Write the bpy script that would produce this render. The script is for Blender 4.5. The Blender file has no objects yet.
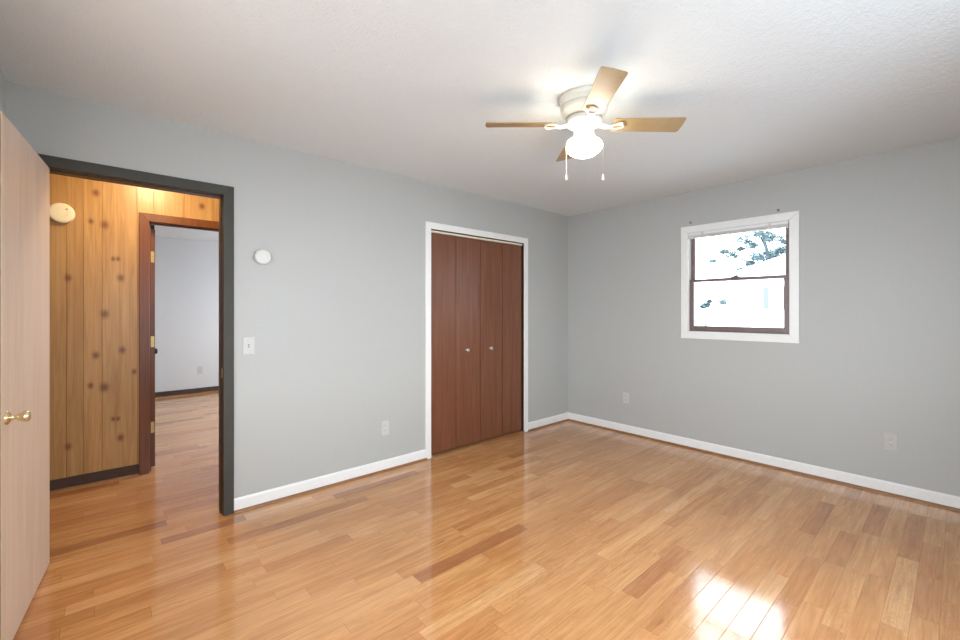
import bpy, bmesh, math, random
from mathutils import Vector, Matrix
random.seed(7)
sc = bpy.context.scene
C = sc.collection
PI = math.pi

# ------------------------------------------------------------------ camera
CAM = (-4.1998, -3.1253, 1.305)
cd = bpy.data.cameras.new('camera'); cam = bpy.data.objects.new('camera', cd); C.objects.link(cam)
cd.sensor_width = 36.0; cd.lens = 427.0 / 960.0 * 36.0; cd.clip_start = 0.02
cd.shift_y = -9.0 / 960.0
cam.location = CAM
cam.rotation_euler = (PI / 2, 0, math.radians(48.3) - PI / 2)
sc.camera = cam

# ------------------------------------------------------------------ light, exposure
vs = sc.view_settings
vs.view_transform = 'Standard'; vs.look = 'None'; vs.exposure = 0.07; vs.gamma = 1.0; vs.use_curve_mapping = False
SKY = 10.8
w = bpy.data.worlds.new('sky'); sc.world = w; w.use_nodes = True
bg = w.node_tree.nodes['Background']; bg.inputs[0].default_value = (0.83, 0.92, 1.0, 1); bg.inputs[1].default_value = SKY
sc.cycles.use_denoising = True
sc.cycles.sample_clamp_indirect = 6.0
sc.cycles.max_bounces = 16; sc.cycles.diffuse_bounces = 12

def area(name, loc, direction, sx, sy, power, color, portal=False):
    l = bpy.data.lights.new(name, 'AREA'); l.shape = 'RECTANGLE'; l.size = sx; l.size_y = sy
    l.energy = power; l.color = color
    o = bpy.data.objects.new(name, l); C.objects.link(o); o.location = loc
    o.rotation_euler = Vector(direction).to_track_quat('-Z', 'Y').to_euler()
    if portal: l.cycles.is_portal = True
    return o
# portals: the sky's daylight comes in by the windows
area('window_portal_south', (-2.70, -3.76, 1.39), (0, 1, 0), 1.7, 1.5, 1, (1, 1, 1), True)
area('window_portal_west', (-4.69, -2.25, 1.39), (1, 0, 0), 2.1, 1.5, 1, (1, 1, 1), True)
area('window_portal_far_room', (-0.88, 3.1, 1.39), (-1, 0, 0), 3.2, 1.5, 1, (1, 1, 1), True)
area('window_portal', (0.16, -1.80, 1.58), (-1, 0, 0), 0.78, 0.92, 1, (1, 1, 1), True)
GLOBE_EMIT = (1.0, 0.91, 0.76, 29.0)
HALL_EMIT = (1.0, 0.72, 0.40, 100.0)

# ------------------------------------------------------------------ node materials
def mat(name):
    m = bpy.data.materials.new(name); m.use_nodes = True
    nt = m.node_tree; b = nt.nodes['Principled BSDF']
    return m, nt, b
class N:
    """small wrapper that writes node graphs"""
    def __init__(s, nt): s.nt = nt
    def _in(s, sock, v):
        if isinstance(v, bpy.types.NodeSocket): s.nt.links.new(v, sock)
        elif v is not None: sock.default_value = v
    def math(s, op, a, b=None, c=None, clamp=False):
        n = s.nt.nodes.new('ShaderNodeMath'); n.operation = op; n.use_clamp = clamp
        for i, v in enumerate((a, b, c)): s._in(n.inputs[i], v)
        return n.outputs[0]
    def pos(s):
        g = s.nt.nodes.new('ShaderNodeNewGeometry'); return g.outputs['Position']
    def obj(s):
        g = s.nt.nodes.new('ShaderNodeTexCoord'); return g.outputs['Object']
    def island(s):
        g = s.nt.nodes.new('ShaderNodeNewGeometry'); return g.outputs['Random Per Island']
    def sep(s, v):
        n = s.nt.nodes.new('ShaderNodeSeparateXYZ'); s._in(n.inputs[0], v); return n.outputs
    def comb(s, x, y, z):
        n = s.nt.nodes.new('ShaderNodeCombineXYZ')
        for i, v in enumerate((x, y, z)): s._in(n.inputs[i], v)
        return n.outputs[0]
    def noise(s, vec, scale, detail=3, rough=0.55, dist=0.0):
        n = s.nt.nodes.new('ShaderNodeTexNoise'); s._in(n.inputs['Vector'], vec)
        n.inputs['Scale'].default_value = scale; n.inputs['Detail'].default_value = detail
        n.inputs['Roughness'].default_value = rough; n.inputs['Distortion'].default_value = dist
        return n.outputs[0]
    def white(s, v):
        n = s.nt.nodes.new('ShaderNodeTexWhiteNoise'); n.noise_dimensions = '3D'; s._in(n.inputs['Vector'], v); return n.outputs[0]
    def ramp(s, f, stops, interp='LINEAR'):
        n = s.nt.nodes.new('ShaderNodeValToRGB'); s._in(n.inputs[0], f); r = n.color_ramp; r.interpolation = interp
        while len(r.elements) < len(stops): r.elements.new(0.5)
        for e, (p, c) in zip(r.elements, stops):
            e.position = p; e.color = (*c, 1) if len(c) == 3 else c
        return n.outputs[0]
    def mix(s, f, a, b, typ='MIX'):
        n = s.nt.nodes.new('ShaderNodeMixRGB'); n.blend_type = typ
        s._in(n.inputs[0], f); s._in(n.inputs[1], a); s._in(n.inputs[2], b); return n.outputs[0]
    def rng(s, v, a, b, c, d):
        n = s.nt.nodes.new('ShaderNodeMapRange'); n.clamp = True; s._in(n.inputs[0], v)
        for i, q in enumerate((a, b, c, d)): n.inputs[i + 1].default_value = q
        return n.outputs[0]
    def bump(s, h, strength, dist=0.01, normal=None):
        n = s.nt.nodes.new('ShaderNodeBump'); s._in(n.inputs['Height'], h)
        n.inputs['Strength'].default_value = strength; n.inputs['Distance'].default_value = dist
        if normal is not None: s.nt.links.new(normal, n.inputs['Normal'])
        return n.outputs[0]
    def link(s, a, b): s.nt.links.new(a, b)

def plain(name, col, rough=0.5, metal=0.0, noise=0.04, scale=30, spec=0.5, bump=0.0):
    m, nt, b = mat(name); n = N(nt)
    f = n.noise(n.obj(), scale, 3)
    k = n.rng(f, 0.3, 0.7, 1 - noise, 1 + noise)
    c = n.mix(1.0, (*col, 1), n.comb(k, k, k), 'MULTIPLY')
    n.link(c, b.inputs['Base Color'])
    b.inputs['Roughness'].default_value = rough; b.inputs['Metallic'].default_value = metal
    b.inputs['Specular IOR Level'].default_value = spec
    if bump: n.link(n.bump(f, bump, 0.004), b.inputs['Normal'])
    return m

M = {}
M['wall'] = plain('gray_wall_paint', (0.455, 0.463, 0.448), 0.45, noise=0.015, scale=60, spec=0.35, bump=0.06)
M['far_wall'] = plain('pale_gray_wall_paint', (0.64, 0.65, 0.66), 0.6, noise=0.015, scale=60, spec=0.3)
M['white_trim'] = plain('white_trim_paint', (0.83, 0.83, 0.82), 0.35, noise=0.015)
M['white_plastic'] = plain('white_plastic', (0.66, 0.66, 0.63), 0.35, noise=0.01)
M['cream_plastic'] = plain('cream_plastic', (0.80, 0.74, 0.58), 0.4, noise=0.02)
M['slot'] = plain('dark_slot', (0.26, 0.25, 0.24), 0.5)
M['groove'] = plain('pine_groove', (0.36, 0.19, 0.07), 0.6)
M['plate'] = plain('off_white_plate', (0.555, 0.555, 0.535), 0.4, noise=0.01)
M['gray_plate'] = plain('dull_gray_plate', (0.52, 0.50, 0.47), 0.4)
M['dark_casing'] = plain('dark_gray_trim_paint', (0.046, 0.043, 0.034), 0.6, noise=0.06)
M['dark_brown'] = plain('dark_brown_stain', (0.045, 0.022, 0.013), 0.4, noise=0.15)
M['dark_base'] = plain('dark_baseboard_stain', (0.060, 0.033, 0.027), 0.7, noise=0.15)
M['brass'] = plain('brass', (0.84, 0.72, 0.46), 0.22, 1.0, noise=0.05)
M['aged_brass'] = plain('aged_brass', (0.55, 0.38, 0.16), 0.38, 1.0, noise=0.1)
M['steel'] = plain('steel', (0.75, 0.74, 0.72), 0.3, 1.0)
M['dull_screw'] = plain('painted_over_screw', (0.22, 0.22, 0.21), 0.6)
M['dark_metal'] = plain('dark_metal', (0.03, 0.028, 0.028), 0.4, 0.6)
M['fan_white'] = plain('fan_white_enamel', (0.70, 0.67, 0.58), 0.35, noise=0.01)
M['window_brown'] = plain('brown_window_frame', (0.17, 0.12, 0.112), 0.35, noise=0.08)
M['closet_dark'] = plain('closet_interior_paint', (0.2, 0.2, 0.2), 0.7)
M['bounce_ground'] = plain('pale_bounce_ground', (0.52, 0.54, 0.56), 0.9, noise=0.3, scale=4)  # ground kept pale and neutral to bounce daylight up to the ceiling
M['siding'] = plain('white_siding', (0.80, 0.80, 0.80), 0.7)
M['roof'] = plain('pale_metal_roof', (0.62, 0.63, 0.65), 0.5)
M['house_glass'] = plain('house_window_glass', (0.105, 0.113, 0.113), 0.6)
M['bark'] = plain('bark', (0.05, 0.072, 0.085), 0.9, noise=0.3, scale=8)
M['leaf'] = plain('leaf', (0.105, 0.150, 0.158), 0.8, noise=0.35, scale=3)  # blue-green stands in for the glare veil over dark green leaves

def ceiling_mat():
    m, nt, b = mat('textured_white_ceiling'); n = N(nt)
    p = n.pos()
    b.inputs['Base Color'].default_value = (0.725, 0.775, 0.80, 1)
    b.inputs['Roughness'].default_value = 0.85; b.inputs['Specular IOR Level'].default_value = 0.2
    h = n.math('ADD', n.noise(p, 80, 4, 0.6), n.math('MULTIPLY', n.noise(p, 20, 2), 0.7))
    n.link(n.bump(h, 0.65, 0.006), b.inputs['Normal'])
    return m
M['ceiling'] = ceiling_mat()

def floor_mat():
    m, nt, b = mat('oak_strip_floor'); n = N(nt)
    x, y, z = n.sep(n.pos())
    W = 0.083
    v = n.math('DIVIDE', y, W); row = n.math('FLOOR', v); fy = n.math('FRACT', v)
    r1 = n.white(n.comb(row, 3.7, 0.5)); r2 = n.white(n.comb(row, 9.1, 4.5))
    L = n.math('MULTIPLY_ADD', r2, 0.45, 0.42)
    u = n.math('DIVIDE', n.math('MULTIPLY_ADD', r1, 5.0, n.math('ADD', x, 20.0)), L)
    colm = n.math('FLOOR', u); fx = n.math('FRACT', u)
    pid = n.white(n.comb(row, colm, 1.3)); pid2 = n.white(n.comb(row, colm, 7.9)); pid3 = n.white(n.comb(colm, row, 5.2))
    base = n.ramp(pid, [(0.0, (0.380, 0.160, 0.064)), (0.06, (0.490, 0.216, 0.081)), (0.28, (0.570, 0.273, 0.103)),
                        (0.62, (0.600, 0.299, 0.116)), (0.86, (0.630, 0.324, 0.131)), (1.0, (0.660, 0.362, 0.161))])
    shift = n.math('MULTIPLY', pid2, 37.0)
    gv = n.comb(n.math('MULTIPLY', n.math('ADD', x, shift), 2.2), n.math('MULTIPLY_ADD', y, 34.0, shift), shift)
    g1 = n.noise(gv, 1.0, 5, 0.62, 1.3)
    gv2 = n.comb(n.math('MULTIPLY', n.math('ADD', x, shift), 4.0), n.math('MULTIPLY_ADD', y, 190.0, shift), shift)
    g2 = n.noise(gv2, 1.0, 3, 0.6, 0.2)
    # cathedral rings
    cv = n.comb(n.math('MULTIPLY', n.math('ADD', x, shift), 3.0), n.math('MULTIPLY', n.math('SUBTRACT', fy, 0.5), 1.5), shift)
    wv = n.noise(cv, 1.2, 2, 0.5, 0.6)
    ring = n.math('SINE', n.math('MULTIPLY', wv, 75.0))
    k = n.math('ADD', n.rng(g1, 0.30, 0.70, 0.80, 1.15), n.rng(g2, 0.35, 0.65, -0.06, 0.06))
    k = n.math('ADD', k, n.math('MULTIPLY', ring, n.rng(pid3, 0.2, 1.0, 0.0, 0.06)))
    c = n.mix(1.0, base, n.comb(k, n.math('POWER', k, 1.15), n.math('POWER', k, 1.3)), 'MULTIPLY')
    tn = n.noise(n.comb(n.math('MULTIPLY', n.math('ADD', x, shift), 3.5), n.math('MULTIPLY', y, 16.0), shift), 1.0, 3, 0.55, 0.8)
    c = n.mix(n.rng(tn, 0.42, 0.72, 0.0, 0.55), c, n.mix(1.0, c, (0.80, 0.66, 0.55, 1), 'MULTIPLY'))
    # dark mineral streaks and knots in a few boards
    sv = n.comb(n.math('MULTIPLY', n.math('ADD', x, shift), 5.0), n.math('MULTIPLY', y, 26.0), 2.0)
    st = n.rng(n.noise(sv, 1.0, 2, 0.5), 0.69, 0.78, 0.0, 0.6)
    c = n.mix(st, c, (0.17, 0.085, 0.045, 1))
    # worn pale traffic area
    wear = n.rng(n.noise(n.pos(), 0.9, 2), 0.45, 0.75, 0.0, 0.14)
    c = n.mix(wear, c, (0.66, 0.44, 0.27, 1))
    ex = n.math('MULTIPLY', n.math('MINIMUM', fx, n.math('SUBTRACT', 1.0, fx)), L)
    ey = n.math('MULTIPLY', n.math('MINIMUM', fy, n.math('SUBTRACT', 1.0, fy)), W)
    e = n.math('MINIMUM', ex, ey)
    gap = n.rng(e, 0.0004, 0.0014, 1.0, 0.0)
    c = n.mix(n.math('MULTIPLY', gap, 0.42), c, (0.16, 0.07, 0.03, 1))
    n.link(c, b.inputs['Base Color'])
    rg = n.rng(n.noise(n.pos(), 3.0, 4), 0.35, 0.7, 0.10, 0.18)
    n.link(rg, b.inputs['Roughness'])
    b.inputs['Specular IOR Level'].default_value = 0.55
    b.inputs['Coat Weight'].default_value = 0.25; b.inputs['Coat Roughness'].default_value = 0.10
    # boards crowned and tilted a little, open seams
    tilt = n.math('MULTIPLY', n.math('SUBTRACT', pid2, 0.5), n.math('MULTIPLY', fy, 0.0004))
    tilt = n.math('ADD', tilt, n.math('MULTIPLY', n.math('SUBTRACT', pid3, 0.5), n.math('MULTIPLY', fx, 0.0004)))
    h = n.math('ADD', tilt, n.math('MULTIPLY', n.noise(n.pos(), 9.0, 2), 0.0006))
    h = n.math('SUBTRACT', h, n.math('MULTIPLY', gap, 0.0004))
    nb = n.bump(h, 0.9, 1.0)
    n.link(nb, b.inputs['Normal']); n.link(nb, b.inputs['Coat Normal'])
    return m
M['floor'] = floor_mat()

def wood(name, stops, axis='z', scale=(30, 30, 1.6), rough=0.35, spec=0.5, dist=1.0, island=0.0, coat=0.0, fine=0.08):
    m, nt, b = mat(name); n = N(nt)
    x, y, z = n.sep(n.pos())
    rnd = n.math('MULTIPLY', n.island(), 23.0)
    v = n.comb(n.math('MULTIPLY_ADD', x, scale[0], rnd), n.math('MULTIPLY_ADD', y, scale[1], rnd), n.math('MULTIPLY_ADD', z, scale[2], rnd))
    g = n.noise(v, 1.0, 5, 0.6, dist)
    c = n.ramp(g, stops)
    v2 = n.comb(n.math('MULTIPLY', x, scale[0] * 6), n.math('MULTIPLY', y, scale[1] * 6), n.math('MULTIPLY', z, scale[2] * 3))
    k = n.rng(n.noise(v2, 1.0, 2), 0.3, 0.7, 1 - fine, 1 + fine)
    if island:
        k = n.math('MULTIPLY', k, n.math('MULTIPLY_ADD', n.island(), 2 * island, 1 - island))
    c = n.mix(1.0, c, n.comb(k, k, k), 'MULTIPLY')
    n.link(c, b.inputs['Base Color'])
    b.inputs['Roughness'].default_value = rough; b.inputs['Specular IOR Level'].default_value = spec
    b.inputs['Coat Weight'].default_value = coat; b.inputs['Coat Roughness'].default_value = 0.2
    n.link(n.bump(g, 0.08, 0.004), b.inputs['Normal'])
    return m, n, b, c
M['closet_wood'] = wood('reddish_brown_closet_wood', [(0.25, (0.120, 0.038, 0.016)), (0.5, (0.165, 0.056, 0.025)), (0.75, (0.215, 0.080, 0.036))], scale=(26, 26, 1.2), rough=0.40, coat=0.25, island=0.12)[0]
M['door_veneer'] = wood('pale_birch_veneer', [(0.25, (0.64, 0.485, 0.37)), (0.5, (0.70, 0.54, 0.42)), (0.75, (0.75, 0.59, 0.47))], scale=(14, 14, 0.9), rough=0.45, spec=0.35, fine=0.04)[0]
M['door_edge'] = plain('oak_door_edge', (0.34, 0.27, 0.12), 0.5, noise=0.1)
M['hall_casing'] = wood('orange_brown_casing', [(0.25, (0.10, 0.028, 0.007)), (0.5, (0.15, 0.043, 0.010)), (0.75, (0.19, 0.058, 0.015))], scale=(30, 30, 2), rough=0.35)[0]
M['shoe'] = wood('oak_shoe_moulding', [(0.25, (0.20, 0.085, 0.030)), (0.75, (0.32, 0.15, 0.055))], scale=(8, 8, 8), rough=0.4)[0]
M['blade'] = wood('light_oak_blade', [(0.25, (0.30, 0.20, 0.092)), (0.5, (0.345, 0.235, 0.115)), (0.75, (0.39, 0.275, 0.14))], scale=(9, 9, 9), rough=0.45, fine=0.03)[0]

def pine_mat():
    m, n, b, c = wood('knotty_pine', [(0.22, (0.33, 0.165, 0.058)), (0.45, (0.43, 0.24, 0.088)), (0.6, (0.48, 0.285, 0.115)), (0.8, (0.54, 0.34, 0.155))],
                      scale=(22, 0.01, 1.1), rough=0.38, dist=1.6, island=0.10, coat=0.15)
    x, y, z = n.sep(n.pos())
    knots = [(-4.372, 1.548, 1), (-4.221, 2.2, 1.1), (-4.248, 1.98, .8), (-4.17, 1.964, 1.25), (-4.121, 1.708, .7), (-4.093, 1.71, .7), (-4.077, 1.563, 1.1),
             (-4.17, 1.282, 1.3), (-4.221, .969, 1.1), (-4.067, 1.0, 1.1), (-4.251, .743, .9), (-4.173, .722, 1.4), (-4.121, .47, .7), (-4.093, .468, .7),
             (-4.077, .318, 1.1), (-4.372, .31, 1), (-3.995, .825, .8), (-3.54, 2.208, 1.1)]
    acc = None
    px = n.math('ADD', x, n.math('MULTIPLY', n.noise(n.pos(), 60, 2), 0.008))
    for kx, kz, ks in knots:
        dx = n.math('SUBTRACT', px, kx + 0.004); dz = n.math('MULTIPLY', n.math('SUBTRACT', z, kz), 0.75)
        d = n.math('SQRT', n.math('ADD', n.math('MULTIPLY', dx, dx), n.math('MULTIPLY', dz, dz)))
        f = n.rng(d, 0.008 * ks, 0.034 * ks, 1.0, 0.0)
        acc = f if acc is None else n.math('MAXIMUM', acc, f)
    col = n.mix(n.math('MULTIPLY', n.math('POWER', acc, 1.6), 0.85), c, (0.15, 0.045, 0.012, 1))
    n.link(col, b.inputs['Base Color'])
    return m
M['pine'] = pine_mat()

def emit_mat(name, e, base):
    m, nt, b = mat(name)
    b.inputs['Base Color'].default_value = (*base, 1); b.inputs['Roughness'].default_value = 0.3
    b.inputs['Emission Color'].default_value = (e[0], e[1], e[2], 1); b.inputs['Emission Strength'].default_value = e[3]
    return m
M['globe'] = emit_mat('lit_opal_glass', GLOBE_EMIT, (0.9, 0.88, 0.8))
M['hall_globe'] = emit_mat('lit_hall_glass', HALL_EMIT, (0.9, 0.85, 0.7))

def glass_mat():
    m = bpy.data.materials.new('clear_window_glass'); m.use_nodes = True; nt = m.node_tree; nt.nodes.clear()
    o = nt.nodes.new('ShaderNodeOutputMaterial'); mx = nt.nodes.new('ShaderNodeMixShader')
    t = nt.nodes.new('ShaderNodeBsdfTransparent'); t.inputs[0].default_value = (0.97, 0.985, 0.98, 1)
    g = nt.nodes.new('ShaderNodeBsdfGlossy'); g.inputs['Roughness'].default_value = 0.02
    f = nt.nodes.new('ShaderNodeFresnel'); f.inputs[0].default_value = 1.35
    nt.links.new(f.outputs[0], mx.inputs[0]); nt.links.new(t.outputs[0], mx.inputs[1]); nt.links.new(g.outputs[0], mx.inputs[2])
    nt.links.new(mx.outputs[0], o.inputs[0]); return m
M['glass'] = glass_mat()

# ------------------------------------------------------------------ mesh helpers
def box(bm, x0, x1, y0, y1, z0, z1, T=None):
    vs_ = [bm.verts.new((x, y, z)) for x in (x0, x1) for y in (y0, y1) for z in (z0, z1)]
    for f in ((0, 1, 3, 2), (4, 6, 7, 5), (0, 4, 5, 1), (2, 3, 7, 6), (0, 2, 6, 4), (1, 5, 7, 3)):
        bm.faces.new([vs_[i] for i in f])
    if T is not None: bmesh.ops.transform(bm, matrix=T, verts=vs_)
    return vs_
def prism(bm, pts, z0, z1, T=None):
    """outline (x, y) extruded along z"""
    a = [bm.verts.new((p[0], p[1], z0)) for p in pts]; b = [bm.verts.new((p[0], p[1], z1)) for p in pts]
    k = len(pts); bm.faces.new(a[::-1]); bm.faces.new(b)
    for i in range(k): bm.faces.new((a[i], a[(i + 1) % k], b[(i + 1) % k], b[i]))
    if T is not None: bmesh.ops.transform(bm, matrix=T, verts=a + b)
    return a + b
def lathe(bm, prof, seg=32, T=None):
    rings = []; allv = []
    for r, z in prof:
        if r < 1e-6: ring = [bm.verts.new((0, 0, z))]
        else: ring = [bm.verts.new((r * math.cos(2 * PI * i / seg), r * math.sin(2 * PI * i / seg), z)) for i in range(seg)]
        rings.append(ring); allv += ring
    for a, b in zip(rings, rings[1:]):
        for i in range(seg):
            j = (i + 1) % seg
            if len(a) == 1 and len(b) == 1: continue
            if len(a) == 1: bm.faces.new((a[0], b[i], b[j]))
            elif len(b) == 1: bm.faces.new((a[i], b[0], a[j]))
            else: bm.faces.new((a[i], b[i], b[j], a[j]))
    for ring in (rings[0], rings[-1]):
        if len(ring) > 1: bm.faces.new(ring)
    if T is not None: bmesh.ops.transform(bm, matrix=T, verts=allv)
    return allv
def tube(bm, pts, r, seg=8, T=None):
    pts = [Vector(p) for p in pts]; rings = []; allv = []
    closed = (pts[0] - pts[-1]).length < 1e-6
    if closed: pts = pts[:-1]
    k = len(pts)
    for i, p in enumerate(pts):
        if closed: d = pts[(i + 1) % k] - pts[i - 1]
        else: d = pts[min(i + 1, k - 1)] - pts[max(i - 1, 0)]
        q = d.to_track_quat('Z', 'Y'); rr = r[i] if isinstance(r, (list, tuple)) else r
        ring = [bm.verts.new(p + q @ Vector((rr * math.cos(2 * PI * s / seg), rr * math.sin(2 * PI * s / seg), 0))) for s in range(seg)]
        rings.append(ring); allv += ring
    pairs = list(zip(rings, rings[1:])) + ([(rings[-1], rings[0])] if closed else [])
    for a, b in pairs:
        for s in range(seg): bm.faces.new((a[s], a[(s + 1) % seg], b[(s + 1) % seg], b[s]))
    if not closed: bm.faces.new(rings[0][::-1]); bm.faces.new(rings[-1])
    if T is not None: bmesh.ops.transform(bm, matrix=T, verts=allv)
    return allv
def obj(name, bm, m, parent=None, bevel=0.0, smooth=False, seg=2):
    bmesh.ops.recalc_face_normals(bm, faces=bm.faces)
    me = bpy.data.meshes.new(name); bm.to_mesh(me); bm.free()
    for mm in (m if isinstance(m, list) else [m]): me.materials.append(M[mm])
    if smooth:
        for p in me.polygons: p.use_smooth = True
    o = bpy.data.objects.new(name, me); C.objects.link(o)
    if parent is not None: o.parent = parent
    if bevel:
        b = o.modifiers.new('edge', 'BEVEL'); b.width = bevel; b.segments = seg; b.limit_method = 'ANGLE'; b.angle_limit = math.radians(40)
    if smooth:
        try:
            me.set_sharp_from_angle(angle=math.radians(50))
        except Exception: pass
    return o
def B(name, m, boxes, parent=None, bevel=0.0):
    bm = bmesh.new()
    for b in boxes: box(bm, *b)
    return obj(name, bm, m, parent, bevel)
def tag(o, label, cat, group=None, kind=None):
    o['label'] = label; o['category'] = cat
    if group: o['group'] = group
    if kind: o['kind'] = kind
    return o
def struct(o, label, cat):
    return tag(o, label, cat, None, 'structure')
def empty(name, loc, rz=0.0):
    o = bpy.data.objects.new(name, None); C.objects.link(o); o.location = loc; o.rotation_euler = (0, 0, rz); o.empty_display_size = 0.05
    return o
def wall_x(x0, x1, y0, y1, z0, z1, holes):
    """a wall running along x, holes (xa, xb, za, zb)"""
    xs = sorted({x0, x1, *[h[0] for h in holes], *[h[1] for h in holes]}); out = []
    for a, b in zip(xs, xs[1:]):
        hs = sorted((h[2], h[3]) for h in holes if h[0] <= a + 1e-6 and h[1] >= b - 1e-6); z = z0
        for ha, hb in hs:
            if ha > z + 1e-6: out.append((a, b, y0, y1, z, ha))
            z = hb
        if z < z1 - 1e-6: out.append((a, b, y0, y1, z, z1))
    return out
def wall_y(y0, y1, x0, x1, z0, z1, holes):
    return [(c, d, a, b, e, f) for (a, b, c, d, e, f) in wall_x(y0, y1, x0, x1, z0, z1, holes)]

# ------------------------------------------------------------------ room shell
HT = 2.44; WX = -4.545; SY = -3.62; T = 0.115
DL, DR, DH = -4.415, -3.612, 2.045            # bedroom doorway
KL, KR, KH = -2.005, -0.785, 2.035             # closet opening
HY = 1.222; HW = 0.11                       # hall wall face and thickness
FL, FR, FH = -3.90, -3.12, 2.025            # far doorway
FY = 5.0                                    # far room's end wall
SW0, SW1, SWZ0, SWZ1 = -3.55, -1.85, 0.64, 2.14
WA, WB_, WZ0, WZ1 = -2.208, -1.403, 1.108, 2.046   # window opening in the east wall

struct(B('floor', 'floor', [(-6.6, 0.0, SY, FY, -0.12, 0.0)]), 'honey oak strip floor running through room, hall and far room', 'floor')
struct(B('ceiling', 'ceiling', [(-6.6, 0.16, SY - 0.14, FY + 0.12, HT, HT + 0.12)]), 'white textured ceiling above the bedroom', 'ceiling')
struct(B('wall_north', 'wall', wall_x(WX, 0.0, 0.0, T, 0.0, HT, [(DL - 0.02, DR + 0.02, 0.0, DH + 0.02), (KL - 0.02, KR + 0.02, 0.0, KH + 0.02)])),
       'gray painted wall with the hall doorway and the closet', 'wall')
struct(B('wall_east', 'wall', wall_y(SY, T, 0.0, 0.15, 0.0, HT, [(WA, WB_, WZ0, WZ1)])), 'gray painted wall with the small window', 'wall')
struct(B('wall_west', 'wall', wall_y(SY, T, WX - 0.12, WX, 0.0, HT, [(-3.3, -1.2, SWZ0, SWZ1)])), 'gray painted wall behind the open door', 'wall')
struct(B('wall_south', 'wall', wall_x(WX - 0.12, 0.15, SY - 0.13, SY, 0.0, HT, [(SW0, SW1, SWZ0, SWZ1)])), 'gray painted wall behind the camera with a window', 'wall')
# hall
struct(B('wall_hall', 'far_wall', wall_x(-6.6, -1.0, HY + 0.01, HY + HW, 0.0, HT, [(FL - 0.02, FR + 0.02, 0.0, FH + 0.02)])), 'hall wall faced with knotty pine around the far doorway', 'wall')
struct(B('wall_hall_west', 'wall', [(-6.7, -6.6, 0.0, FY, 0.0, HT)]), 'end wall of the hall past the open door', 'wall')
struct(B('wall_hall_east', 'wall', [(-2.75, -2.65, T, HY + 0.01, 0.0, HT)]), 'end wall of the hall beside the closet', 'wall')
struct(B('wall_hall_south', 'wall', [(-6.6, WX - 0.12, T - 0.1, T, 0.0, HT)]), 'hall wall beyond the bedroom corner', 'wall')
struct(B('wall_closet', 'closet_dark', [(-2.3, -0.4, 0.74, 0.8, 0, HT), (-2.3, -2.24, T, 0.74, 0, HT), (-0.46, -0.4, T, 0.74, 0, HT)]), 'plain inner walls of the closet', 'wall')
# far room
struct(B('wall_far_north', 'far_wall', [(-6.6, -0.9, FY, FY + 0.1, 0.0, HT)]), 'pale gray end wall of the far room', 'wall')
struct(B('wall_far_east', 'far_wall', wall_y(HY + HW, FY, -1.0, -0.9, 0.0, HT, [(1.5, 4.7, 0.64, 2.14)])), 'pale gray side wall of the far room with a window', 'wall')

# pine boards with grooves
bm = bmesh.new()
edges = [-6.6, -6.35, -6.1, -5.86, -5.6, -5.4, -5.2, -5.0, -4.84, -4.72, -4.6, -4.52, -4.38, -4.29, -4.186, -3.978, -3.872, -3.669, -3.458, -3.36, -3.2, -3.05, -2.75]
def pine_board(a, b, z0, z1):
    g = 0.0004; y0, y1 = HY, HY + 0.0098; c = 0.0025
    prism(bm, [(a + g, y1), (a + g, y0 + c), (a + g + c * .7, y0), (b - g - c * .7, y0), (b - g, y0 + c), (b - g, y1)], z0, z1)
for a, b in zip(edges, edges[1:]):
    cuts = [(a, b, 0.0)]
    if b <= FL - 0.02: pine_board(a, b, 0, HT)
    elif a >= FR + 0.02: pine_board(a, b, 0, HT)
    else:
        if a < FL - 0.02: pine_board(a, FL - 0.02, 0, FH + 0.02)
        if b > FR + 0.02: pine_board(FR + 0.02, b, 0, FH + 0.02)
        pine_board(a, b, FH + 0.0203, HT)
struct(obj('wall_pine_paneling', bm, 'pine'), 'warm knotty pine paneling on the hall wall', 'paneling')
struct(B('trim_13', 'groove', [(-6.6, FL - 0.02, HY + 0.0085, HY + 0.0099, 0, HT), (FL - .02, FR + .02, HY + .0085, HY + .0099, FH + .021, HT), (FR + 0.02, -2.75, HY + 0.0085, HY + 0.0099, 0, HT)]), 'dark grooves between the pine boards', 'trim')

# --- baseboards and shoe moulding
def base_profile_x(x0, x1, yf, s, m='white_trim', h=0.09):
    """board on a wall running along x; s = -1 when the room lies towards -y"""
    bm = bmesh.new(); t = 0.012
    vs_ = prism(bm, [(0, 0), (t, 0), (t, h - 0.012), (t * .5, h), (0, h)], 0, x1 - x0)
    for v in vs_:
        a, b, c = v.co; v.co = (x0 + c, yf + s * a, b)
    return bm
def base_profile_y(y0, y1, xf, s, h=0.09):
    bm = bmesh.new(); t = 0.012
    vs_ = prism(bm, [(0, 0), (t, 0), (t, h - 0.012), (t * .5, h), (0, h)], 0, y1 - y0)
    for v in vs_:
        a, b, c = v.co; v.co = (xf + s * a, y0 + c, b)
    return bm
def shoe_x(bm, x0, x1, yf, s):
    r = 0.016; pts = [(0, 0)] + [(r * math.cos(q * PI / 10), r * math.sin(q * PI / 10)) for q in range(6)]
    for v in prism(bm, pts, 0, x1 - x0):
        a, b, c = v.co; v.co = (x0 + c, yf + s * (0.012 + a), b)
def shoe_y(bm, y0, y1, xf, s):
    r = 0.016; pts = [(0, 0)] + [(r * math.cos(q * PI / 10), r * math.sin(q * PI / 10)) for q in range(6)]
    for v in prism(bm, pts, 0, y1 - y0):
        a, b, c = v.co; v.co = (xf + s * (0.012 + a), y0 + c, b)
CW = 0.062   # casing widths
struct(obj('baseboard_north', base_profile_x(-3.553, -2.055, 0, -1), 'white_trim'), 'white baseboard between the doorway and the closet', 'baseboard')
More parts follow.
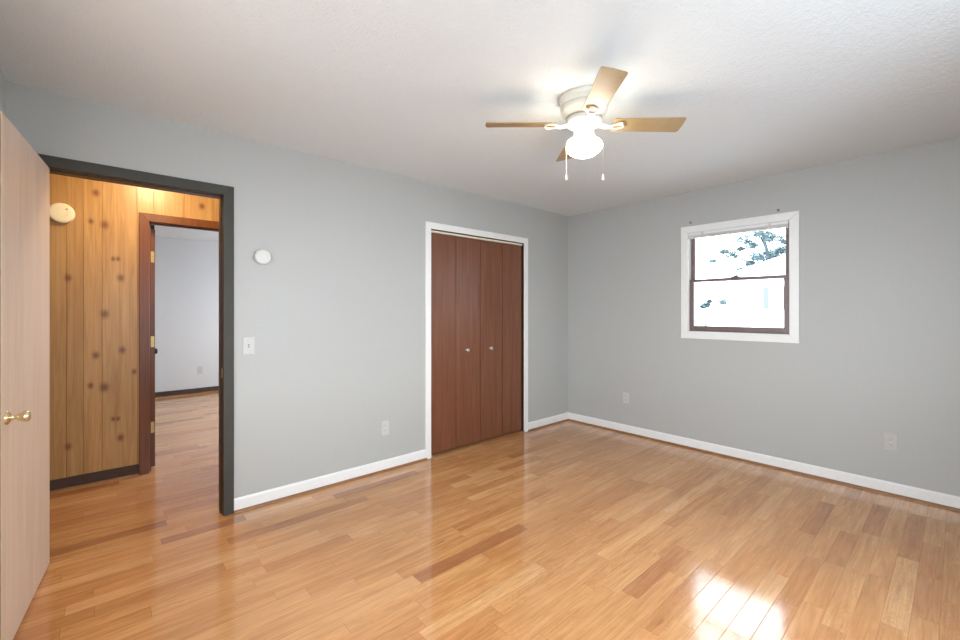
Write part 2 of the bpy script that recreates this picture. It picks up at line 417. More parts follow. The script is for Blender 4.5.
struct(obj('baseboard_corner', base_profile_x(-0.722, -0.0, 0, -1), 'white_trim'), 'short white baseboard between closet and corner', 'baseboard')
struct(obj('baseboard_east', base_profile_y(SY, -0.0, 0, -1), 'white_trim'), 'long white baseboard below the window wall', 'baseboard')
struct(obj('baseboard_south', base_profile_x(WX, -0.0, SY, 1), 'white_trim'), 'white baseboard behind the camera', 'baseboard')
struct(obj('baseboard_west', base_profile_y(SY, 0, WX, 1), 'white_trim'), 'white baseboard behind the open door', 'baseboard')
bm = bmesh.new(); shoe_x(bm, -3.553, -2.055, 0, -1); struct(obj('trim_1', bm, 'shoe', smooth=True), 'brown shoe moulding between the doorway and the closet', 'trim')
bm = bmesh.new(); shoe_x(bm, -0.722, 0.0, 0, -1); struct(obj('trim_2', bm, 'shoe', smooth=True), 'brown shoe moulding between closet and corner', 'trim')
bm = bmesh.new(); shoe_y(bm, SY, 0.0, 0, -1); struct(obj('trim_3', bm, 'shoe', smooth=True), 'brown shoe moulding below the window wall', 'trim')
struct(B('baseboard_hall', 'dark_base', [(-6.6, FL - 0.068, HY - 0.013, HY, 0.012, 0.088), (FR + 0.068, -2.75, HY - 0.013, HY, 0.012, 0.088)], bevel=0.003), 'dark brown baseboard under the pine paneling', 'baseboard')
bm = bmesh.new(); shoe_x(bm, -6.6, FL - 0.068, HY, -1); struct(obj('trim_4', bm, 'shoe', smooth=True), 'oak shoe moulding below the dark hall baseboard', 'trim')
struct(B('baseboard_far', 'dark_base', [(-6.6, -1.0, FY - 0.013, FY, 0.0, 0.07)], bevel=0.003), 'dark baseboard of the far room', 'baseboard')

# --- door casings (trim)
def casing_x(l, r, h, wd, yf, s, th, m, name, label, z_extra=0.0):
    """mitred casing boards around an opening in a wall along x"""
    bm = bmesh.new()
    def quad(pts):
        y0, y1 = (yf, yf + s * th)
        a = [bm.verts.new((p[0], y0, p[1])) for p in pts]; b = [bm.verts.new((p[0], y1, p[1])) for p in pts]
        bm.faces.new(a); bm.faces.new(b[::-1])
        for i in range(4): bm.faces.new((a[i], b[i], b[(i + 1) % 4], a[(i + 1) % 4]))
    quad([(l - wd, 0), (l, 0), (l, h), (l - wd, h + wd)])
    quad([(r, 0), (r + wd, 0), (r + wd, h + wd), (r, h)])
    quad([(l - wd, h + wd), (l, h), (r, h), (r + wd, h + wd)])
    return struct(obj(name, bm, m, bevel=0.003), label, 'trim')
casing_x(DL, DR, DH, 0.060, 0, -1, 0.015, 'dark_casing', 'trim_5', 'dark gray casing around the hall doorway')
struct(B('trim_6', 'dark_brown', [(DL - 0.02, DL, 0.0, T, 0, DH + 0.02), (DR, DR + 0.02, 0.0, T, 0, DH + 0.02), (DL - 0.02, DR + 0.02, 0.0, T, DH, DH + 0.02),
        (DR - 0.006, DR, 0.04, 0.075, 0, DH), (DL, DL + 0.012, 0.04, 0.075, 0, DH), (DL, DR, 0.04, 0.075, DH - 0.006, DH)]), 'dark brown jamb inside the hall doorway', 'trim')
struct(B('trim_12', 'dark_casing', [(DL - 0.066, DL, T, T + 0.015, 0, DH + 0.066), (DR, DR + 0.066, T, T + 0.015, 0, DH + 0.066), (DL, DR, T, T + 0.015, DH, DH + 0.066)]), 'dark casing on the hall side of the doorway', 'trim')
casing_x(FL, FR, FH, 0.066, HY, -1, 0.016, 'hall_casing', 'trim_7', 'orange brown casing around the far doorway')
struct(B('trim_8', 'hall_casing', [(FL - 0.02, FL, HY, HY + HW, 0, FH + 0.02), (FR, FR + 0.02, HY, HY + HW, 0, FH + 0.02), (FL - 0.02, FR + 0.02, HY, HY + HW, FH, FH + 0.02),
        (FL, FL + 0.012, HY + 0.035, HY + 0.068, 0, FH), (FL, FR, HY + 0.035, HY + 0.068, FH - 0.012, FH)]), 'orange brown jamb inside the far doorway', 'trim')
casing_x(KL, KR, KH, 0.058, 0, -1, 0.014, 'white_trim', 'trim_9', 'white casing around the closet')
struct(B('trim_10', 'dark_brown', [(KL - 0.02, KL, 0.0, T, 0, KH + 0.02), (KR, KR + 0.02, 0.0, T, 0, KH + 0.02), (KL - 0.02, KR + 0.02, 0.0, T, KH, KH + 0.02)]), 'closet jamb colored dark for the shadow gap around the folding doors', 'trim')  # jamb colored dark so the gap around the doors reads as shadow
struct(B('trim_11', 'cream_plastic', [(KL, KR, 0.018, 0.048, KH - 0.024, KH - 0.006)]), 'cream sliding track above the folding closet doors', 'trim')

# ------------------------------------------------------------------ windows
win = empty('window_1', (0.0, (WA + WB_) / 2, WZ0))
struct(win, 'small white trimmed window with brown sashes in the east wall', 'window')
def wp(name, m, boxes, parent=win, bevel=0.0):
    bm = bmesh.new()
    for b in boxes: box(bm, *b)
    bmesh.ops.transform(bm, matrix=Matrix.Translation(-Vector(win.location)), verts=bm.verts)
    return obj(name, bm, m, parent, bevel)
cw = 0.064; th = 0.016
bm = bmesh.new()
def cas_y(pts):
    a = [bm.verts.new((0.0, p[0], p[1])) for p in pts]; b = [bm.verts.new((-th, p[0], p[1])) for p in pts]
    bm.faces.new(a); bm.faces.new(b[::-1])
    for i in range(4): bm.faces.new((a[i], b[i], b[(i + 1) % 4], a[(i + 1) % 4]))
ya, yb = WA, WB_
cas_y([(ya - cw, WZ0 - cw), (ya, WZ0), (ya, WZ1), (ya - cw, WZ1 + cw)])
cas_y([(yb, WZ0), (yb + cw, WZ0 - cw), (yb + cw, WZ1 + cw), (yb, WZ1)])
cas_y([(ya - cw, WZ1 + cw), (ya, WZ1), (yb, WZ1), (yb + cw, WZ1 + cw)])
cas_y([(ya - cw, WZ0 - cw), (yb + cw, WZ0 - cw), (yb, WZ0), (ya, WZ0)])
bmesh.ops.transform(bm, matrix=Matrix.Translation(-Vector(win.location)), verts=bm.verts)
obj('casing', bm, 'white_trim', win, 0.003)
j = 0.006
wp('jamb', 'white_trim', [(0, 0.15, ya, ya + j, WZ0, WZ1), (0, 0.15, yb - j, yb, WZ0, WZ1), (0, 0.15, ya + j, yb - j, WZ1 - j, WZ1), (0, 0.15, ya + j, yb - j, WZ0, WZ0 + j)])
ya2, yb2, zb, zt = ya + j, yb - j, WZ0 + j, WZ1 - j
wp('sash_track', 'window_brown', [(0.050, 0.115, ya2, ya2 + 0.010, zb, zt), (0.085, 0.115, yb2 - 0.010, yb2, zb, zt), (0.012, 0.115, ya2, yb2, zb, zb + 0.010)])
zm = 1.590
lo = wp('lower_sash', 'window_brown', [(0.012, 0.038, ya2 + 0.002, ya2 + 0.039, zb + .004, zm + 0.014), (0.012, 0.038, yb2 - 0.039, yb2 - 0.002, zb + .004, zm + 0.014),
        (0.012, 0.038, ya2 + 0.039, yb2 - 0.039, zb + .004, zb + 0.052), (0.012, 0.038, ya2 + 0.039, yb2 - 0.039, zm - 0.012, zm + 0.014)], bevel=0.003)
wp('pane', 'glass', [(0.024, 0.027, ya2 + 0.037, yb2 - 0.037, zb + 0.050, zm - 0.010)], lo)
wp('sash_lock', 'window_brown', [(0.013, 0.036, -1.84, -1.77, zm + 0.014, zm + 0.020), (0.017, 0.030, -1.82, -1.79, zm + 0.020, zm + 0.032)], lo, 0.002)
wp('sash_latch', 'window_brown', [(0.005, 0.0125, yb2 - 0.040, yb2 - 0.012, zm - 0.03, zm + 0.014), (0.005, 0.0125, ya2 + 0.012, ya2 + 0.040, zm - 0.03, zm + 0.014)], lo, 0.002)
up = wp('upper_sash', 'window_brown', [(0.048, 0.074, ya2 + 0.002, ya2 + 0.036, zm - 0.012, zt - .002), (0.048, 0.074, yb2 - 0.036, yb2 - 0.002, zm - 0.012, zt - .002),
        (0.048, 0.074, ya2 + 0.036, yb2 - 0.036, zm - 0.012, zm + 0.012), (0.048, 0.074, ya2 + 0.036, yb2 - 0.036, zt - 0.036, zt - .002)], bevel=0.003)
wp('pane', 'glass', [(0.060, 0.063, ya2 + 0.034, yb2 - 0.034, zm + 0.010, zt - 0.034)], up)
wp('exterior_sill', 'white_trim', [(0.115, 0.20, ya - 0.03, yb + 0.03, WZ0 - 0.05, WZ0 + 0.002)])

# raised mini blind in the head of the window
bl = empty('window_blind', (-0.008, (ya + yb) / 2, zt))
tag(bl, 'raised white mini blind stacked at the top of the window', 'blind')
def blp(name, m, boxes, bevel=0.0):
    bm = bmesh.new()
    for b in boxes: box(bm, *b)
    bmesh.ops.transform(bm, matrix=Matrix.Translation(-Vector(bl.location)), verts=bm.verts)
    return obj(name, bm, m, bl, bevel)
blp('headrail', 'white_trim', [(-0.020, 0.008, ya2 + 0.003, yb2 - 0.003, zt - 0.024, zt - 0.001)], 0.002)
blp('slat_stack', 'white_trim', [(-0.020, 0.008, ya2 + 0.005, yb2 - 0.005, zt - 0.026 - 0.0022 * k - 0.0012, zt - 0.026 - 0.0022 * k) for k in range(8)])
blp('bottom_rail', 'white_trim', [(-0.018, 0.006, ya2 + 0.005, yb2 - 0.005, zt - 0.052, zt - 0.044)], 0.002)
for yy in (ya2 + 0.13, yb2 - 0.13):
    blp('hold_clip', 'white_plastic', [(-0.023, -0.0202, yy - 0.009, yy + 0.009, zt - 0.052, zt - 0.002)])

for yy, zz, lab in ((-1.425, 2.146, 'small screw in the gray wall above the left end of the window casing'), (-2.128, 2.141, 'small screw in the gray wall above the right end of the window casing')):
    s = empty('wall_screw', (0, yy, zz)); tag(s, lab, 'screw', 'screws above the window')
    bm = bmesh.new(); lathe(bm, [(0.0, 0.007), (0.003, 0.0068), (0.006, 0.004), (0.0065, 0.003), (0.0, 0.003)], 12, Matrix.Rotation(-PI / 2, 4, 'Y')); obj('screw_head', bm, 'dull_screw', s, smooth=True)
    bm = bmesh.new(); lathe(bm, [(0.0, 0.003), (0.012, 0.0028), (0.012, 0.0), (0.0, 0.0)], 12, Matrix.Rotation(-PI / 2, 4, 'Y')); obj('anchor', bm, 'dull_screw', s, smooth=True)

# window behind the camera and the far room's window
w2 = B('window_2', 'white_trim', [(SW0, SW0 + 0.05, SY - 0.09, SY - 0.05, SWZ0, SWZ1), (SW1 - 0.05, SW1, SY - 0.09, SY - 0.05, SWZ0, SWZ1), (SW0, SW1, SY - 0.09, SY - 0.05, SWZ0, SWZ0 + 0.05),
                                  (SW0, SW1, SY - 0.09, SY - 0.05, SWZ1 - 0.05, SWZ1), ((SW0 + SW1) / 2 - 0.03, (SW0 + SW1) / 2 + 0.03, SY - 0.09, SY - 0.05, SWZ0, SWZ1)])
struct(w2, 'wide white framed window behind the camera', 'window')
w3 = B('window_3', 'white_trim', [(-0.97, -0.93, 1.5, 1.55, 0.64, 2.14), (-0.97, -0.93, 4.65, 4.7, 0.64, 2.14), (-0.97, -0.93, 1.5, 4.7, 0.64, 0.69), (-0.97, -0.93, 1.5, 4.7, 2.09, 2.14), (-0.97, -0.93, 3.07, 3.13, 0.64, 2.14)])
w4 = B('window_4', 'white_trim', [(WX - .09, WX - .05, -3.3, -3.25, SWZ0, SWZ1), (WX - .09, WX - .05, -1.25, -1.2, SWZ0, SWZ1), (WX - .09, WX - .05, -3.3, -1.2, SWZ0, SWZ0 + .05), (WX - .09, WX - .05, -3.3, -1.2, SWZ1 - .05, SWZ1), (WX - .09, WX - .05, -2.27, -2.23, SWZ0, SWZ1)])  # unseen west window, added to brighten the east wall and floor
struct(w4, 'added unseen white framed window beside the open door', 'window')
struct(w3, 'white framed window on the side wall of the far room', 'window')

# ------------------------------------------------------------------ doors
def knob_profile():
    return [(0.0, 0.0), (0.033, 0.0), (0.034, 0.003), (0.031, 0.008), (0.024, 0.013), (0.014, 0.018), (0.010, 0.026), (0.011, 0.034), (0.017, 0.044), (0.0245, 0.054), (0.0275, 0.064), (0.0275, 0.072), (0.024, 0.079), (0.016, 0.083), (0.0, 0.084)]
ang = math.atan2(-0.995, -0.0997)
door = empty('door_1', (-4.391, -0.021, 0.0), ang + PI / 2)     # local -y runs along the leaf, local +x is the face we see
struct(door, 'pale birch bedroom door standing open against the wall', 'door')
LW = 0.775; LT = 0.035
bm = bmesh.new(); box(bm, -LT, 0.0, -LW, 0.0, 0.012, 2.038); obj('leaf', bm, 'door_veneer', door, 0.0015)
bm = bmesh.new(); box(bm, -LT + 0.001, -0.001, -LW - 0.0014, -LW, 0.013, 2.027); obj('latch_edge', bm, 'door_edge', door)
bm = bmesh.new(); lathe(bm, knob_profile(), 28, Matrix.Translation((0, -0.722, 0.902)) @ Matrix.Scale(0.78, 4) @ Matrix.Rotation(PI / 2, 4, 'Y')); obj('knob', bm, 'brass', door, smooth=True)
bm = bmesh.new(); box(bm, -LT * .75, -LT * .25, -LW - 0.003, -LW - 0.0015, 0.875, 0.935); obj('latch_plate', bm, 'brass', door)
for hz in (0.25, 1.05, 1.80):
    bm = bmesh.new(); lathe(bm, [(0, -0.045), (0.006, -0.045), (0.006, 0.045), (0, 0.045)], 12, Matrix.Translation((-LT - 0.004, 0.006, hz))); obj('hinge', bm, 'aged_brass', door, smooth=True)

# far door: brown leaf swung into the far room, hinge edge towards us
fd = empty('door_2', (FL + 0.006, HY + HW + 0.004, 0.0), math.radians(1.0))
struct(fd, 'brown door swung into the far room seen on its hinge edge', 'door')
bm = bmesh.new(); box(bm, 0.004, 0.040, 0.0, 0.745, 0.012, 1.985); obj('leaf', bm, 'hall_casing', fd, 0.0015)
for hz in (0.338, 1.05, 1.754):
    bm = bmesh.new(); box(bm, 0.009, 0.034, -0.0025, 0.0005, hz - 0.045, hz + 0.045); lathe(bm, [(0, hz - 0.045), (0.0055, hz - 0.045), (0.0055, hz + 0.045), (0, hz + 0.045)], 10, Matrix.Translation((0.0, -0.002, 0)))
    obj('hinge', bm, 'aged_brass', fd)
bm = bmesh.new(); lathe(bm, knob_profile(), 20, Matrix.Translation((0.040, 0.675, 0.92)) @ Matrix.Rotation(PI / 2, 4, 'Y')); obj('knob', bm, 'dark_metal', fd, smooth=True)
bm = bmesh.new(); box(bm, 0.010, 0.036, 0.0, 0.022, 1.985, 2.020); obj('dark_top_block', bm, 'dark_metal', fd)  # small dark block in the gap above the leaf

# closet: two folding doors of two panels each
pw = (KR - KL) / 4.0
def bifold(name, x0, knob_panel, label):
    d = empty(name, (x0 + pw, 0.034, 0.0)); struct(d, label, 'closet door')
    for k in range(2):
        a = x0 + k * pw - (x0 + pw)
        l = 0.006 if (x0 == KL and k == 0) else 0.003; r = 0.013 if (x0 != KL and k == 1) else 0.003
        bm = bmesh.new(); box(bm, a + l, a + pw - r, -0.0145, 0.0145, 0.022, KH - 0.030)
        p = obj('panel', bm, 'closet_wood', d, 0.002)
        if k == knob_panel:
            bm = bmesh.new()
            kx = {0: -1.266, 1: -1.573}[k] - (x0 + pw)
            lathe(bm, [(0, 0), (0.011, 0.0), (0.009, 0.004), (0.007, 0.011), (0.011, 0.016), (0.0175, 0.022), (0.0185, 0.028), (0.014, 0.034), (0, 0.036)], 20,
                  Matrix.Translation((kx, -0.0145, 0.930)) @ Matrix.Rotation(PI / 2, 4, 'X'))
            obj('knob', bm, 'steel', p, smooth=True)
    for zz in (0.7,):
        pass
    e = KL + 0.005 if x0 == KL else KR - 0.035
    bm = bmesh.new(); box(bm, e - (x0 + pw), e + 0.03 - (x0 + pw), -0.022, -0.002, 0.0, 0.010); obj('floor_pivot', bm, 'steel', d)
    return d
bifold('door_3', KL, 1, 'left pair of reddish brown folding closet panels')
bifold('door_4', KL + 2 * pw, 0, 'right pair of reddish brown folding closet panels')

# ------------------------------------------------------------------ ceiling fan with light
FX, FYY = -2.267, -1.791
fan = empty('ceiling_fan', (FX, FYY, HT), math.radians(48.3))     # local +x = straight away from the camera
tag(fan, 'white ceiling fan with four light wood blades and a lit globe', 'ceiling fan')
bm = bmesh.new()
lathe(bm, [(0.0, 0.0), (0.130, 0.0), (0.131, -0.008), (0.128, -0.014), (0.126, -0.018), (0.126, -0.021), (0.128, -0.025), (0.127, -0.044), (0.127, -0.048), (0.119, -0.051), (0.119, -0.054), (0.123, -0.058), (0.121, -0.074), (0.116, -0.080), (0.104, -0.090), (0.099, -0.104), (0.0, -0.104)], 48)
obj('motor_housing', bm, 'fan_white', fan, smooth=True)
bm = bmesh.new(); lathe(bm, [(0.0, -0.104), (0.080, -0.104), (0.092, -0.112), (0.094, -0.128), (0.086, -0.142), (0.062, -0.152), (0.0, -0.152)], 40); obj('flywheel', bm, 'fan_white', fan, smooth=True)
bm = bmesh.new(); lathe(bm, [(0.0, -0.152), (0.050, -0.152), (0.052, -0.165), (0.052, -0.190), (0.046, -0.200), (0.0, -0.200)], 36); lf = obj('switch_housing', bm, 'fan_white', fan, smooth=True)
bm = bmesh.new(); lathe(bm, [(0.0, -0.198), (0.054, -0.198), (0.058, -0.203), (0.056, -0.212), (0.0, -0.212)], 36); ft = obj('light_fitter', bm, 'fan_white', fan, smooth=True)
for q in range(3):
    a = 2 * PI * q / 3 + 0.5
    bm = bmesh.new(); tube(bm, [(0.052 * math.cos(a), 0.052 * math.sin(a), -0.207), (0.067 * math.cos(a), 0.067 * math.sin(a), -0.207)], [0.004, 0.0055], 8); obj('thumb_screw', bm, 'brass', ft, smooth=True)
bm = bmesh.new()
lathe(bm, [(0.0000, -0.2100), (0.0439, -0.2100), (0.0478, -0.2166), (0.0669, -0.2232), (0.0840, -0.2326), (0.0941, -0.2457), (0.0955, -0.2589), (0.0898, -0.2739), (0.0764, -0.2880), (0.0573, -0.3002), (0.0363, -0.3078), (0.0172, -0.3115), (0.0000, -0.3125)], 40)
obj('globe', bm, 'globe', fan, smooth=True)
BZ = -0.140; PITCH = math.radians(-13)
def blade_mesh():
    bm = bmesh.new(); pts = []
    r0, r1, w0, w1 = 0.150, 0.524, 0.050, 0.059
    def arc(cx, cy, r, a0, a1, k=5): return [(cx + r * math.cos(a0 + (a1 - a0) * i / k), cy + r * math.sin(a0 + (a1 - a0) * i / k)) for i in range(k + 1)]
    pts += arc(r1 - 0.026, w1 - 0.026, 0.026, PI / 2, 0)[::1]
    pts = [(r0 + 0.01, -w0), *arc(r1 - 0.013, -w1 + 0.013, 0.013, -PI / 2, 0), (r1 + 0.003, 0.0), *arc(r1 - 0.013, w1 - 0.013, 0.013, 0, PI / 2), (r0 + 0.01, w0), (r0, w0 - 0.01), (r0 - 0.003, 0.0), (r0, -w0 + 0.01)]
    prism(bm, pts, -0.003, 0.003)
    return bm
def arm_mesh():
    bm = bmesh.new()
    # curved arm from the flywheel out to an open ring under the blade
    for s in (-1, 1):
        tube(bm, [(0.080, s * 0.010, 0.004), (0.100, s * 0.014, -0.006), (0.125, s * 0.012, -0.012), (0.145, s * 0.010, -0.010)], [0.007, 0.006, 0.006, 0.006], 8)
    box(bm, 0.078, 0.150, -0.010, 0.010, -0.012, -0.005)
    ring = [(0.178 + 0.032 * math.cos(a * PI / 12), 0.024 * math.sin(a * PI / 12), -0.0085) for a in range(25)]; ring[-1] = ring[0]
    tube(bm, ring, 0.0055, 8)
    for s in (-1, 1): tube(bm, [(0.165, s * 0.020, -0.0085), (0.180, s * 0.036, -0.006), (0.196, s * 0.034, -0.0055)], 0.005, 8)
    return bm
b0 = None
for k in range(4):
    Rm = Matrix.Translation((0, 0, BZ)) @ Matrix.Rotation(k * PI / 2, 4, 'Z') @ Matrix.Rotation(PITCH, 4, 'X')
    if k == 0:
        b0 = obj('blade', blade_mesh(), 'blade', fan, 0.0015); a0 = obj('blade_arm', arm_mesh(), 'fan_white', fan, smooth=True)
        bb, aa = b0, a0
    else:
        bb = b0.copy(); C.objects.link(bb); bb.parent = fan
        aa = a0.copy(); C.objects.link(aa); aa.parent = fan
    bb.matrix_local = Rm; aa.matrix_local = Matrix.Translation((0, 0, BZ)) @ Matrix.Rotation(k * PI / 2, 4, 'Z')
for s in (-1, 1):
    bm = bmesh.new()
    tube(bm, [(-0.008, s * 0.054, -0.207), (-0.010, s * 0.064, -0.2150), (-0.012, s * 0.080, -0.2235), (-0.014, s * 0.0915, -0.2340), (-0.015, s * 0.0970, -0.2480), (-0.015, s * 0.0980, -0.262), (-0.015, s * 0.0980, -0.415)], 0.0018, 8)
    pc = obj('pull_chain', bm, 'fan_white', fan, smooth=True)
    bm = bmesh.new(); lathe(bm, [(0, -0.410), (0.003, -0.412), (0.0045, -0.420), (0.007, -0.432), (0.0065, -0.440), (0, -0.444)], 12, Matrix.Translation((-0.015, s * 0.0980, 0))); obj('chain_pull', bm, 'fan_white', pc, smooth=True)

# hall ceiling light (lights the pine wall)
hl = empty('ceiling_light', (-3.86, 0.62, HT)); tag(hl, 'round warm lit ceiling light in the hall', 'ceiling light')
bm = bmesh.new(); lathe(bm, [(0, 0), (0.13, 0), (0.13, -0.018), (0.0, -0.018)], 32); obj('base', bm, 'fan_white', hl, smooth=True)
bm = bmesh.new(); lathe(bm, [(0, -0.018), (0.122, -0.018), (0.118, -0.04), (0.10, -0.062), (0.07, -0.078), (0.035, -0.086), (0, -0.088)], 32); obj('glass_bowl', bm, 'hall_globe', hl, smooth=True)

# ------------------------------------------------------------------ small wall things
RX = Matrix.Rotation(PI / 2, 4, 'X')       # lathe axis +z -> -y (out of the north wall)
def wall_disc(name, x, y, z, r, d, m, label, cat):
    e = empty(name, (x, y, z)); tag(e, label, cat)
    bm = bmesh.new(); lathe(bm, [(0, 0), (r * .93, 0), (r * .93, d * .35), (0, d * .35)], 36, RX); obj('base_plate', bm, m, e, smooth=True)
    bm = bmesh.new(); lathe(bm, [(0, d * .35), (r, d * .35), (r, d * .75), (r * .93, d * .93), (r * .8, d), (r * .45, d), (r * .43, d * .95), (r * .40, d * .95), (r * .38, d), (0, d)], 36, RX); cv = obj('cover', bm, m, e, smooth=True)
    return e, cv
e, cv = wall_disc('wall_alarm', -3.383, 0, 1.668, 0.052, 0.038, 'white_plastic', 'small round white alarm on the gray wall above the light switch', 'alarm')
e, cv = wall_disc('smoke_detector', -4.405, HY, 2.014, 0.072, 0.040, 'cream_plastic', 'round cream smoke detector high on the pine paneling', 'smoke detector')
bm = bmesh.new(); lathe(bm, [(0, 0), (0.006, 0), (0.005, 0.003), (0, 0.003)], 12, Matrix.Translation((0.028, -0.040, 0.03)) @ RX); obj('test_button', bm, 'slot', e)

def plate_bm(wd, hg, d):
    bm = bmesh.new(); box(bm, -wd / 2, wd / 2, -d, 0, -hg / 2, hg / 2); return bm
sw = empty('light_switch', (-3.464, 0, 1.075)); tag(sw, 'white toggle light switch on the gray wall beside the hall doorway', 'light switch')
obj('plate', plate_bm(0.070, 0.115, 0.006), 'plate', sw, 0.0025)
bm = bmesh.new(); box(bm, -0.0055, 0.0055, -0.0068, -0.006, -0.012, 0.012); obj('toggle_slot', bm, 'slot', sw)
bm = bmesh.new(); box(bm, -0.0045, 0.0045, -0.018, -0.006, -0.004, 0.010, Matrix.Rotation(0.35, 4, 'X')); obj('toggle', bm, 'plate', sw, 0.001)

def outlet(loc, rz, label, pm='plate'):
    e = empty('wall_outlet', loc, rz); tag(e, label, 'outlet', 'wall outlets')
    obj('plate', plate_bm(0.070, 0.115, 0.006), pm, e, 0.0025)
    for s in (-1, 1):
        bm = bmesh.new(); pts = [(0.017 * math.cos(a * PI / 10), max(-0.0135, min(0.0135, 0.017 * math.sin(a * PI / 10)))) for a in range(20)]
        prism(bm, pts, 0.006, 0.0085, Matrix.Translation((0, 0, s * 0.0195)) @ RX)
        f = obj('receptacle', bm, pm, e)
        bm = bmesh.new()
        for dx, hh in ((-0.0065, 0.0045), (0.0065, 0.0038)): box(bm, dx - 0.0013, dx + 0.0013, -0.0092, -0.0085, s * 0.0195 + 0.003 - hh, s * 0.0195 + 0.003 + hh)
        box(bm, -0.002, 0.002, -0.0092, -0.0085, s * 0.0195 - 0.010, s * 0.0195 - 0.006)
        obj('slot', bm, 'slot', f)
    bm = bmesh.new(); lathe(bm, [(0, 0.006), (0.003, 0.006), (0.0025, 0.0075), (0, 0.0078)], 10, RX); obj('screw', bm, 'steel', e)
    return e
outlet((-2.458, 0, 0.348), 0, 'white outlet low on the gray wall beside the white closet casing')
outlet((0, -0.760, 0.377), -PI / 2, 'white outlet low on the window wall near the room corner')
outlet((0, -2.802, 0.375), -PI / 2, 'outlet low on the window wall to the right of the window', 'gray_plate')
outlet((-2.99, FY, 0.354), 0, 'white outlet on the pale wall of the far room')
st = empty('strike_plate', (DR, 0.022, 0.905)); tag(st, 'small metal strike plate on the dark doorway jamb', 'strike plate')
bm = bmesh.new(); box(bm, -0.0015, 0, -0.014, 0.014, -0.03, 0.03); obj('plate', bm, 'aged_brass', st, 0.0005)
bm = bmesh.new(); box(bm, -0.0018, -0.0014, -0.007, 0.007, -0.013, 0.013); obj('latch_hole', bm, 'slot', st)

# ------------------------------------------------------------------ outside the window
GZ = -0.55
struct(B('ground_outside', 'bounce_ground', [(-40, 60, -40, 50, GZ - 0.2, GZ)]), 'ground outside the window, colored pale to bounce daylight indoors', 'ground')
hx = 14.0
hs = empty('neighbor_house', (hx, -1.4, GZ)); tag(hs, 'white neighboring house with a low gable seen through the window', 'house')
bm = bmesh.new()
pr = [(-4.28, 0), (4.28, 0), (4.28, 3.11), (0, 4.44), (-4.28, 3.11)]
prism(bm, pr, 0, 8.0, Matrix(((0, 0, 1, 0), (1, 0, 0, 0), (0, 1, 0, 0), (0, 0, 0, 1)))); obj('walls', bm, 'siding', hs)
bm = bmesh.new()
for s in (-1, 1):
    prism(bm, [(0, 4.45), (s * 4.62, 3.02), (s * 4.62, 3.12), (0, 4.55)], -0.35, 8.35, Matrix(((0, 0, 1, 0), (1, 0, 0, 0), (0, 1, 0, 0), (0, 0, 0, 1))))
obj('roof', bm, 'roof', hs)
bm = bmesh.new(); box(bm, -0.04, 0.0, 2.45, 2.87, 1.92, 2.74); fr = obj('window_frame', bm, 'siding', hs)
bm = bmesh.new(); box(bm, -0.05, -0.04, 2.50, 2.82, 1.97, 2.31); box(bm, -0.05, -0.04, 2.50, 2.82, 2.35, 2.69); obj('window_blind', bm, 'siding', fr)  # panes of blown-out window glass, given the white siding color
for yw in (2.96, 2.36):
    bm = bmesh.new(); box(bm, -0.035, 0.0, yw - 0.105, yw + 0.105, 1.94, 2.72)
    for q in range(14): box(bm, -0.042, -0.035, yw - 0.08, yw + 0.08, 1.99 + q * 0.05, 2.015 + q * 0.05)
    obj('shutter', bm, 'house_glass', hs)

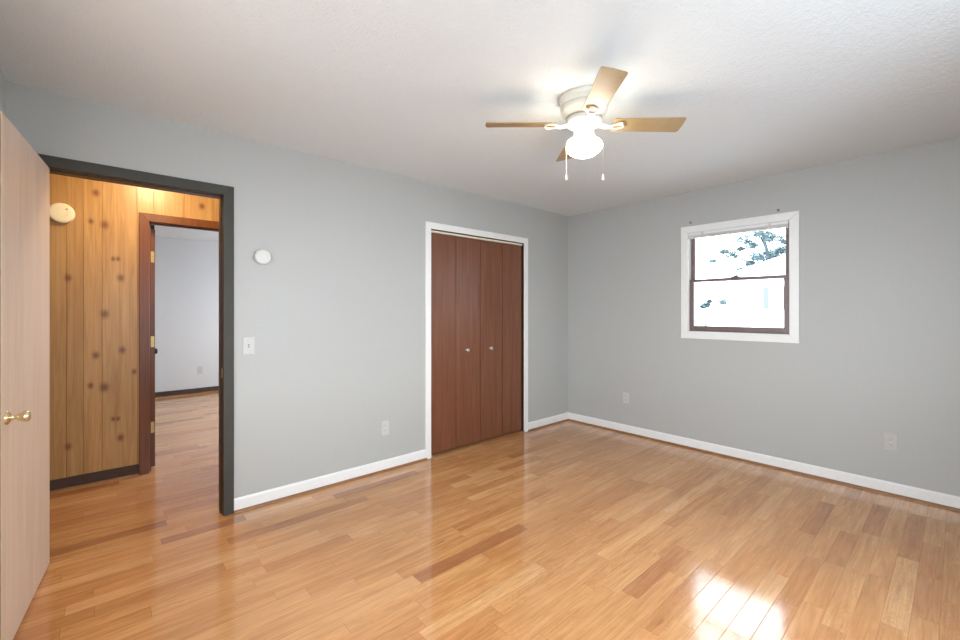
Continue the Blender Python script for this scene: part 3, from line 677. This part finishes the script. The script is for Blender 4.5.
def leaf_cloud(bm, blobs, n, size, rng):
    for _ in range(n):
        c, rad = rng.choice(blobs)
        d = Vector((rng.gauss(0, 1), rng.gauss(0, 1), rng.gauss(0, 1))).normalized() * (rng.random() ** 0.4)
        p = Vector(c) + Vector((d.x * rad, d.y * rad, d.z * rad * 0.6))
        s = size * rng.uniform(0.6, 1.3)
        q = Matrix.Rotation(rng.uniform(0, 6.28), 4, 'Z') @ Matrix.Rotation(rng.uniform(-1.2, 1.2), 4, 'X')
        vv = [bm.verts.new(p + q @ Vector(t)) for t in ((-s, 0, 0), (0, -s * .45, 0), (s, 0, 0), (0, s * .45, 0))]
        bm.faces.new(vv)
rng = random.Random(3)
tr = empty('tree', (23.0, 3.6, GZ)); tag(tr, 'pale leafy tree behind the white neighboring house', 'tree')
bm = bmesh.new(); tube(bm, [(0, 0, 0), (0, 0.02, 2.0), (0.1, 0.02, 4.2), (0.0, 0.25, 5.1), (0, 0.5, 6.3)], [0.22, 0.18, 0.14, 0.10, 0.05], 10)
blobs = []
for (y, z, r) in [(1.32, 5.86, 0.45), (1.93, 5.08, 0.4), (2.35, 5.29, 0.22), (3.06, 4.83, 0.18), (0.4, 5.97, 0.5), (-0.16, 5.73, 0.45), (0.63, 4.78, 0.4), (0.3, 4.97, 0.4), (-0.02, 4.67, 0.35), (-0.39, 4.96, 0.42), (1.22, 4.56, 0.28), (1.52, 4.18, 0.22), (1.17, 4.16, 0.18), (0.97, 5.54, 0.35), (-0.65, 5.62, 0.4), (-0.61, 5.09, 0.4), (0.73, 6.23, 0.4), (1.67, 5.45, 0.2)]:
    x = rng.uniform(-.6, .6); blobs.append(((x, y, z), r))
    tube(bm, [(0, 0.1, max(3.0, z - 1.6)), (x * .5, y * .5 + .1, z - .6), (x, y, z)], [0.06, 0.04, 0.015], 6)
obj('trunk', bm, 'bark', tr, smooth=True)
bm = bmesh.new(); leaf_cloud(bm, blobs, 3000, 0.115, rng); obj('crown', bm, 'leaf', tr)
for (x, y, z, r, lab) in [(23, 5.75, 2.45, .42, 'pale bush against the end of the white neighboring house'), (23, 7.0, 2.2, .26, 'small pale bush farther off past the end of the white house')]:
    t = empty('bush', (x, y, GZ)); tag(t, lab, 'bush', 'bushes outside the window')
    bm = bmesh.new(); tube(bm, [(0, 0, 0), (0, 0, z)], [0.08, 0.03], 8); obj('stem', bm, 'bark', t)
    bm = bmesh.new(); leaf_cloud(bm, [((0, 0, z), r), ((0.1, -r * .6, z + r * .9), r * .7), ((0, r * .7, z - .1), r * .6)], 420, 0.115, rng); obj('foliage', bm, 'leaf', t)
